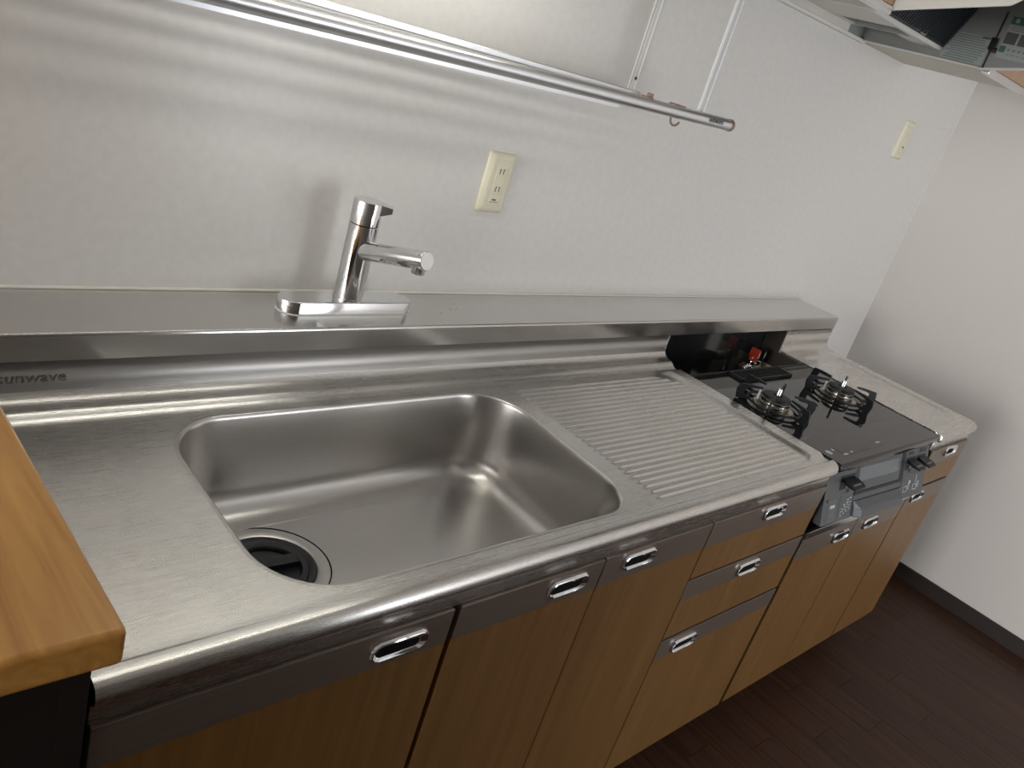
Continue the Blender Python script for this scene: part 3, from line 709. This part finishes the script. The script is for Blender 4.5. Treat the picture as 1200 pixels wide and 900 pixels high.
k = MB(); k.box(0.5868,0.5932,-0.3445,-0.3280,1.711,1.7400,0.001,1); k.box(0.5860,0.5932,-0.3500,-0.3330,1.706,1.7180,0.001,1); k.build('catch', 'rubber', hd, fix=False, label='black catch between the panels')
k = MB(); k.box(0.5880,0.5934,-0.3375,-0.3345,1.667,1.80); k.build('joint_strip', 'slot', hd)

# ================================================================== GAS STOVE
gs = thing('gas_stove', 'black glass-topped two-burner gas stove with grey front set in the counter gap', 'stove', (0.298,-0.42,0.626))
ZG = 0.7995
k = MB()
def gt(ins, z): return [(x,y,z) for x,y in rrect(0.005+ins,0.594-ins,-0.659+ins,-0.2345-ins,(0.006,)*4,4)]
k.loft([gt(0.0015,ZG-0.020), gt(0,ZG-0.016), gt(0,ZG-0.004), gt(0.0012,ZG-0.0015), gt(0.004,ZG)], True, True, True)
top = k.build('glass_top', 'glass', gs, sharp=50, label='glossy black glass top')
k = MB(); k.box(0.018,0.540,-0.5495,-0.5483,ZG,ZG+0.0003); k.build('glass_line', 'printdim', top)
k = MB(); k.box(0.006,0.593,-0.2420,-0.2345,ZG-0.001,ZG+0.0016,0.0006,1); k.build('rear_edge', 'black', top)
# printed panel with emblem at the front left
k = MB(); k.plate([(0.075,-0.634,ZG+0.0002),(0.275,-0.634,ZG+0.0002),(0.250,-0.600,ZG+0.0002),(0.075,-0.600,ZG+0.0002)],0.0002); lab = k.build('printed_notice', 'printmid', top)
MB().lathe([(0.0085,0),(0.0085,0.0003)], (0.0345,-0.6110,ZG+0.0002), n=20).build('round_emblem', 'print', lab)
MB().lathe([(0.004,0),(0.004,0.0003)], (0.062,-0.6060,ZG+0.0002), n=14).build('print_mark', 'print', lab)
for q in ((0.262,0.283,-0.6230,-0.6175),(0.072,0.092,-0.6330,-0.6270),(0.110,0.122,-0.629,-0.625)): MB().box(*q,ZG+0.0004,ZG+0.0007).build('print_mark', 'print', lab)
for i in range(7): MB().box(0.09+0.022*i,0.104+0.022*i,-0.6015,-0.5995,ZG+0.0004,ZG+0.0006).build('print_line', 'printdim', lab)
for i in range(4): MB().box(0.20+0.016*i,0.212+0.016*i,-0.6310,-0.6280,ZG+0.0004,ZG+0.0006).build('print_line', 'printdim', lab)
MB().box(0.024,0.556,-0.628,-0.245,0.628,ZG-0.0195,0.003,1).build('body', 'stove_dark', gs)
# front: two control panels and a grill door on a plane that leans out towards the bottom
def fy_(z, x=0.3): return -0.634 - 0.30*(0.772-z) - 0.02*(x-0.03)/0.55
def fbox(x0,x1,z0,z1,out=0.0,depth=0.02,bev=0.0012,mi=0,k=None):
    k = k or MB()
    P = []
    for zz in (z0, z1):
        P += [(x0,fy_(zz,x0)-out,zz),(x1,fy_(zz,x1)-out,zz),(x1,fy_(zz,x1)+depth,zz),(x0,fy_(zz,x0)+depth,zz)]
    t = bmesh.new(); V = [t.verts.new(p) for p in P]
    for f in [(3,2,1,0),(4,5,6,7),(0,1,5,4),(1,2,6,5),(2,3,7,6),(3,0,4,7)]: t.faces.new([V[i] for i in f])
    if bev: bmesh.ops.bevel(t, geom=t.edges[:], offset=bev, segments=2, profile=0.5, affect='EDGES')
    t.verts.index_update(); k._add([v.co[:] for v in t.verts], [[v.index for v in f.verts] for f in t.faces], mi, bool(bev)); t.free(); k.wn = k.wn or bool(bev)
    return k
pl = fbox(0.018,0.158,0.645,0.7770).build('control_panel', 'stove_grey', gs, label='grey control panel left of the grill')
pr = fbox(0.421,0.562,0.648,0.7770).build('control_panel', 'stove_grey', gs, label='grey control panel right of the grill')
gd = fbox(0.1605,0.4185,0.646,0.7770).build('grill_door', 'stove_grey', gs, label='grill door with a window and a bar handle')
fbox(0.166,0.397,0.7045,0.7690,0.0012,0.004,0.0006).build('grill_window', 'stove_grey', gd)
fbox(0.172,0.380,0.7270,0.7600,0.0018,0.004,0.0006).build('window_pane', 'grillglass', bpy.data.objects['grill_window'])
fbox(0.1605,0.4185,0.6965,0.7035,0.0014,0.006,0.0).build('door_groove', 'stove_dark', gd)
fbox(0.3985,0.4185,0.7035,0.7770,0.0014,0.006,0.0).build('door_gap', 'stove_dark', gd)
fbox(0.1605,0.3985,0.7695,0.7770,0.0014,0.006,0.0).build('top_gap', 'stove_dark', gd)
k = MB(); hp = [(0.001,0.6835),(-0.004,0.6830),(-0.0150,0.6690),(-0.0165,0.6650),(-0.0165,0.6500),(-0.014,0.6480),(0.001,0.6480)]
k.loft([[(x, fy_(z,x)+d*(0.25 if e else 1), z) for d,z in hp] for x,e in ((0.163,1),(0.180,0),(0.402,0),(0.417,1))], True, smooth=False); k.build('grill_handle', 'stove_grey', gd, sharp=20, label='grey bar handle across the grill door')
def lever(x, z, w_, panel):
    fbox(x-w_*0.55,x+w_*0.55,z-0.019,z+0.0125,0.0008,0.004,0.0004).build('lever_slot', 'stove_dark', panel)
    k = MB(); y = fy_(z,x)
    k.loft([[(x-w_/2*s_, y+0.004-d, z+0.0080-0.0030*i),(x+w_/2*s_, y+0.004-d, z+0.0080-0.0030*i),(x+w_/2*s_, y+0.004-d, z-0.0005-0.0015*i),(x-w_/2*s_, y+0.004-d, z-0.0005-0.0015*i)] for i,(s_,d) in enumerate(((0.75,0.0),(0.95,0.014),(1.0,0.028),(0.8,0.038)))], True, smooth=False)
    lv_ = k.build('lever', 'stove_dark', panel, sharp=20, label='black plastic ignition lever')
    k = MB(); k.plate([(x-w_*0.30,y-0.022,z+0.0030),(x+w_*0.30,y-0.022,z+0.0030),(x+w_*0.27,y-0.027,z+0.0010),(x-w_*0.27,y-0.027,z+0.0010)],0.0005); k.build('lever_mark', 'printdim', lv_)
    k = MB(); k.plate([(x-0.013,fy_(z-.018,x)-0.0012,z-0.0165),(x+0.010,fy_(z-.018,x)-0.0012,z-0.0165),(x+0.004,fy_(z-.006,x)-0.0014,z-0.0070),(x-0.009,fy_(z-.006,x)-0.0014,z-0.0070)],0.0005); k.build('slot_glint', 'stove_grey2', panel)  # paler plate paints a glint inside the lever slot
lever(0.117,0.737,0.064,pl)
lever(0.455,0.741,0.050,pr); lever(0.517,0.742,0.050,pr)
def marks(panel, items, mname, nm, lift=0.0012):
    k = MB()
    for (x0,x1,z0,z1) in items: fbox(x0,x1,z0,z1,lift,0.0,0.0,0,k)
    k.build(nm, mname, panel, fix=False)
for it1 in ((0.110,0.145,0.7590,0.7655),(0.118,0.131,0.7085,0.7155),(0.031,0.036,0.6970,0.7025)): marks(pl, [it1], 'slot', 'dark_slot')
for it1 in ((0.437,0.465,0.7600,0.7665),(0.500,0.540,0.7600,0.7700),(0.450,0.463,0.7150,0.7215),(0.512,0.525,0.7165,0.7230)): marks(pr, [it1], 'slot', 'dark_slot')
marks(pl, [(0.0415,0.0785,0.6515,0.7005)], 'printdim', 'battery_cover', 0.0009); marks(pl, [(0.0428,0.0772,0.6528,0.6992)], 'stove_grey2', 'battery_lid', 0.0012)
marks(pl, [(0.049,0.070,0.6815,0.6880)], 'print', 'battery_symbol', 0.0016)
for zz in (0.6770,0.6680,0.6640): marks(pl, [(0.050,0.068,zz,zz+0.0013)], 'printdim', 'battery_print', 0.0016)
marks(pl, [(0.0935,0.1530,0.6520,0.7070)], 'printdim', 'print_frame', 0.0009); marks(pl, [(0.0948,0.1520,0.6530,0.7058)], 'stove_grey', 'print_field', 0.0012)
it = []
for i in range(4):
    x0 = 0.1015+0.0125*i; z0 = 0.6570+0.0038*i
    it += [(x0,x0+0.0090,z0,z0+0.0010),(x0,x0+0.0090,z0+0.0100,z0+0.0110),(x0,x0+0.0010,z0,z0+0.0110),(x0+0.002,x0+0.008,z0+0.0155,z0+0.0175)]
it += [(0.112,0.1205,0.6810,0.683),(0.126,0.136,0.6850,0.687),(0.138,0.148,0.6935,0.6955),(0.126,0.136,0.6910,0.6925)]
marks(pl, it, 'print', 'printed_symbols', 0.0016)
it = []
for x0 in (0.434,0.492):
    it += [(x0,x0+0.022,0.6660,0.6672),(x0,x0+0.022,0.6790,0.6802),(x0,x0+0.0012,0.666,0.6800),(x0+0.0208,x0+0.022,0.666,0.6800),(x0+0.027,x0+0.0282,0.670,0.686),(x0+0.033,x0+0.0342,0.670,0.686),(x0+0.027,x0+0.0342,0.670,0.6712)]
it += [(0.5065,0.5077,0.684,0.703),(0.464,0.473,0.686,0.693)]
marks(pr, it, 'print', 'printed_symbols', 0.0014)
for f_ in ((0.440,0.456,0.7000,0.7015),(0.500,0.518,0.7050,0.7065),(0.424,0.560,0.7115,0.7121)): marks(pr, [f_], 'printdim', 'faint_print', 0.0014)

# exhaust grille, lying at the rear of the glass
eg = MB()
def eq(u, v): # u along length 0..1, v across 0..1
    a, b_ = Vector((0.165,-0.232)), Vector((0.440,-0.232)); c, d = Vector((0.165,-0.300)), Vector((0.440,-0.300))
    return a+(b_-a)*u+(c-a)*v
x0,x1,y0,y1 = 0.165,0.418,-0.296,-0.2425
g = MB()
for bx in ((x0,x1,y0,y0+0.006),(x0,x1,y1-0.006,y1),(x0,x0+0.006,y0,y1),(x1-0.006,x1,y0,y1)): g.box(*bx, ZG-0.002, ZG+0.007, 0.001, 1)
g.box(x0,x1,y0,y1,ZG-0.002,ZG+0.0008)
gr = g.build('exhaust_grille', 'black', gs, fix=False, label='black slotted exhaust grille at the back of the glass')
for i in range(16):
    xx = x0+0.012+0.0147*i; MB().box(xx,xx+0.005,y0+0.004,y1-0.004,ZG+0.0005,ZG+0.0060,0.0008,1).build('grille_bar', 'black', gr)

# burners and trivets
def burner(cx, cy, parent):
    r0 = MB().lathe([(0.050,0.0),(0.0505,0.0030),(0.0485,0.0042),(0.044,0.0036),(0.040,0.002)], (cx,cy,ZG), n=40).build('burner', 'burner_metal', parent, label='round gas burner with chrome ring')
    MB().lathe([(0.038,0.002),(0.0375,0.010),(0.035,0.012),(0.0345,0.015),(0.036,0.0165),(0.036,0.021),(0.0345,0.0225)], (cx,cy,ZG), n=40).build('burner_ring', 'burner_metal', r0)
    MB().lathe([(0.0350,0.0225),(0.0352,0.0270),(0.0330,0.0300),(0.0200,0.0322),(0.0115,0.0318),(0.010,0.027)], (cx,cy,ZG), n=40).build('burner_cap', 'black', r0)
    MB().lathe([(0.0062,0.020),(0.0062,0.0470),(0.0055,0.0485),(0.003,0.0490)], (cx,cy,ZG), n=20).build('heat_sensor', 'chrome_soft', r0)
    d = Vector((-0.35,0.94,0)).normalized()
    MB().cyl((cx+d.x*0.041,cy+d.y*0.041,ZG+0.004),(cx+d.x*0.041,cy+d.y*0.041,ZG+0.0275),0.0032,0.0026,12).build('spark_plug', 'seal', r0)
def trivet(cx, cy, label):
    t = thing('trivet', label, 'trivet', (cx,cy,ZG), 'trivets on the stove')
    k = MB(); k.tube([(cx+0.0650*math.cos(2*math.pi*i/40),cy+0.0650*math.sin(2*math.pi*i/40),ZG+0.0065) for i in range(40)],0.0030,8,close=True); k.build('ring', 'black', t)
    for j in range(6):
        a = math.radians(20+60*j); u = Vector((math.cos(a),math.sin(a),0)); sd = Vector((-u.y,u.x,0))
        pr_ = [(0.0640,0.0045),(0.0640,0.0100),(0.0830,0.0095),(0.0890,0.0130),(0.0900,0.0220),(0.0870,0.0300),(0.0420,0.0365),(0.0420,0.0405),(0.0900,0.0400),(0.0985,0.0360),(0.1015,0.0270),(0.1010,0.0080),(0.0985,0.0030),(0.0850,0.0028)]
        # plate silhouette as quads between matching outlines
        inn = [(0.0640,0.0100),(0.0760,0.0105),(0.0815,0.0140),(0.0830,0.0220),(0.0800,0.0320),(0.0650,0.0348),(0.0420,0.0372)]
        out = [(0.0640,0.0040),(0.0870,0.0022),(0.0975,0.0022),(0.1020,0.0220),(0.0975,0.0385),(0.0680,0.0412),(0.0420,0.0412)]
        k = MB(); V = []; hw = 0.0026
        for s in (-1,1):
            for L_ in (inn,out): V += [(Vector((cx,cy,ZG))+u*r_+Vector((0,0,z_))+sd*hw*s)[:] for r_,z_ in L_]
        n = 7; F = []
        for i in range(n-1):
            F += [(i,i+1,n+i+1,n+i),(2*n+i+1,2*n+i,3*n+i,3*n+i+1),(i+1,i,2*n+i,2*n+i+1),(n+i,n+i+1,3*n+i+1,3*n+i)]
        F += [(0,n,3*n,2*n),(n-1,2*n+n-1,3*n+n-1,n+n-1)]
        k._add(V,F); k.build('arm', 'black', t)
    return t
B = [(0.112,-0.416),(0.458,-0.418)]
for c in B: burner(*c, gs)
trivet(*B[0], 'black enamel trivet over the left burner next to the drainboard')
trivet(*B[1], 'black enamel trivet over the right burner next to the side worktop')

# gas tap and hose in the recess
gp = thing('gas_tap', 'chrome gas tap with red and black knobs in the recess behind the stove', 'tap', (0.505,-0.132,0.612))
k = MB(); tx, ty, tz = 0.505,-0.132,0.757
k.cyl((tx,ty,0.612),(tx,ty,tz-0.012),0.009,n=16); k.cyl((tx-0.055,ty,tz-0.012),(tx+0.032,ty,tz-0.012),0.0105,n=18)
for dx in (-0.012,0.020): k.lathe([(0.011,0),(0.011,0.012),(0.009,0.016)], (tx+dx,ty,tz-0.006), n=20)
for i in range(3): k.lathe([(0.0115,0),(0.0150,0.002),(0.0150,0.006),(0.0115,0.008)], (tx-0.036-0.012*i,ty-0.002*i,tz-0.012-0.002*i), (-1,0,-0.15), n=20)
k.build('tap_body', 'chrome', gp, fix=False)
def knob(dx, mname, lab):
    k = MB(); kx = tx+dx
    k.lathe([(0.0135,0),(0.0140,0.004),(0.0125,0.010),(0.0080,0.013)], (kx,ty,tz+0.010), n=24)
    def fin(s, h): return [(kx+hx*s,ty+ry,tz+0.019+h) for hx,ry in ((-0.0065,-0.014),(0.0065,-0.014),(0.0065,0.014),(-0.0065,0.014))]
    k.loft([fin(1,0),fin(1,0.014),fin(0.9,0.022),fin(0.5,0.026)], True, smooth=False)
    kb = k.build('knob', mname, gp, sharp=30, label=lab)
    MB().box(kx-0.0012,kx+0.0012,ty-0.0147,ty-0.0137,tz+0.020,tz+0.038).build('knob_line', 'seal', kb)
knob(-0.012, 'red', 'red tap knob'); knob(0.022, 'rubber', 'black tap knob')
hs = []
for i in range(22):
    s = i/21; hs.append((tx-0.070-0.11*s, ty-0.006-0.03*math.sin(s*3.1), tz-0.018+0.012*math.sin(s*2.4)-0.10*s*s))
o = MB().tube(hs, 0.0125, 14).build('gas_hose', 'rubber'); tag(o, 'black rubber gas hose running from the tap to the stove', 'hose')
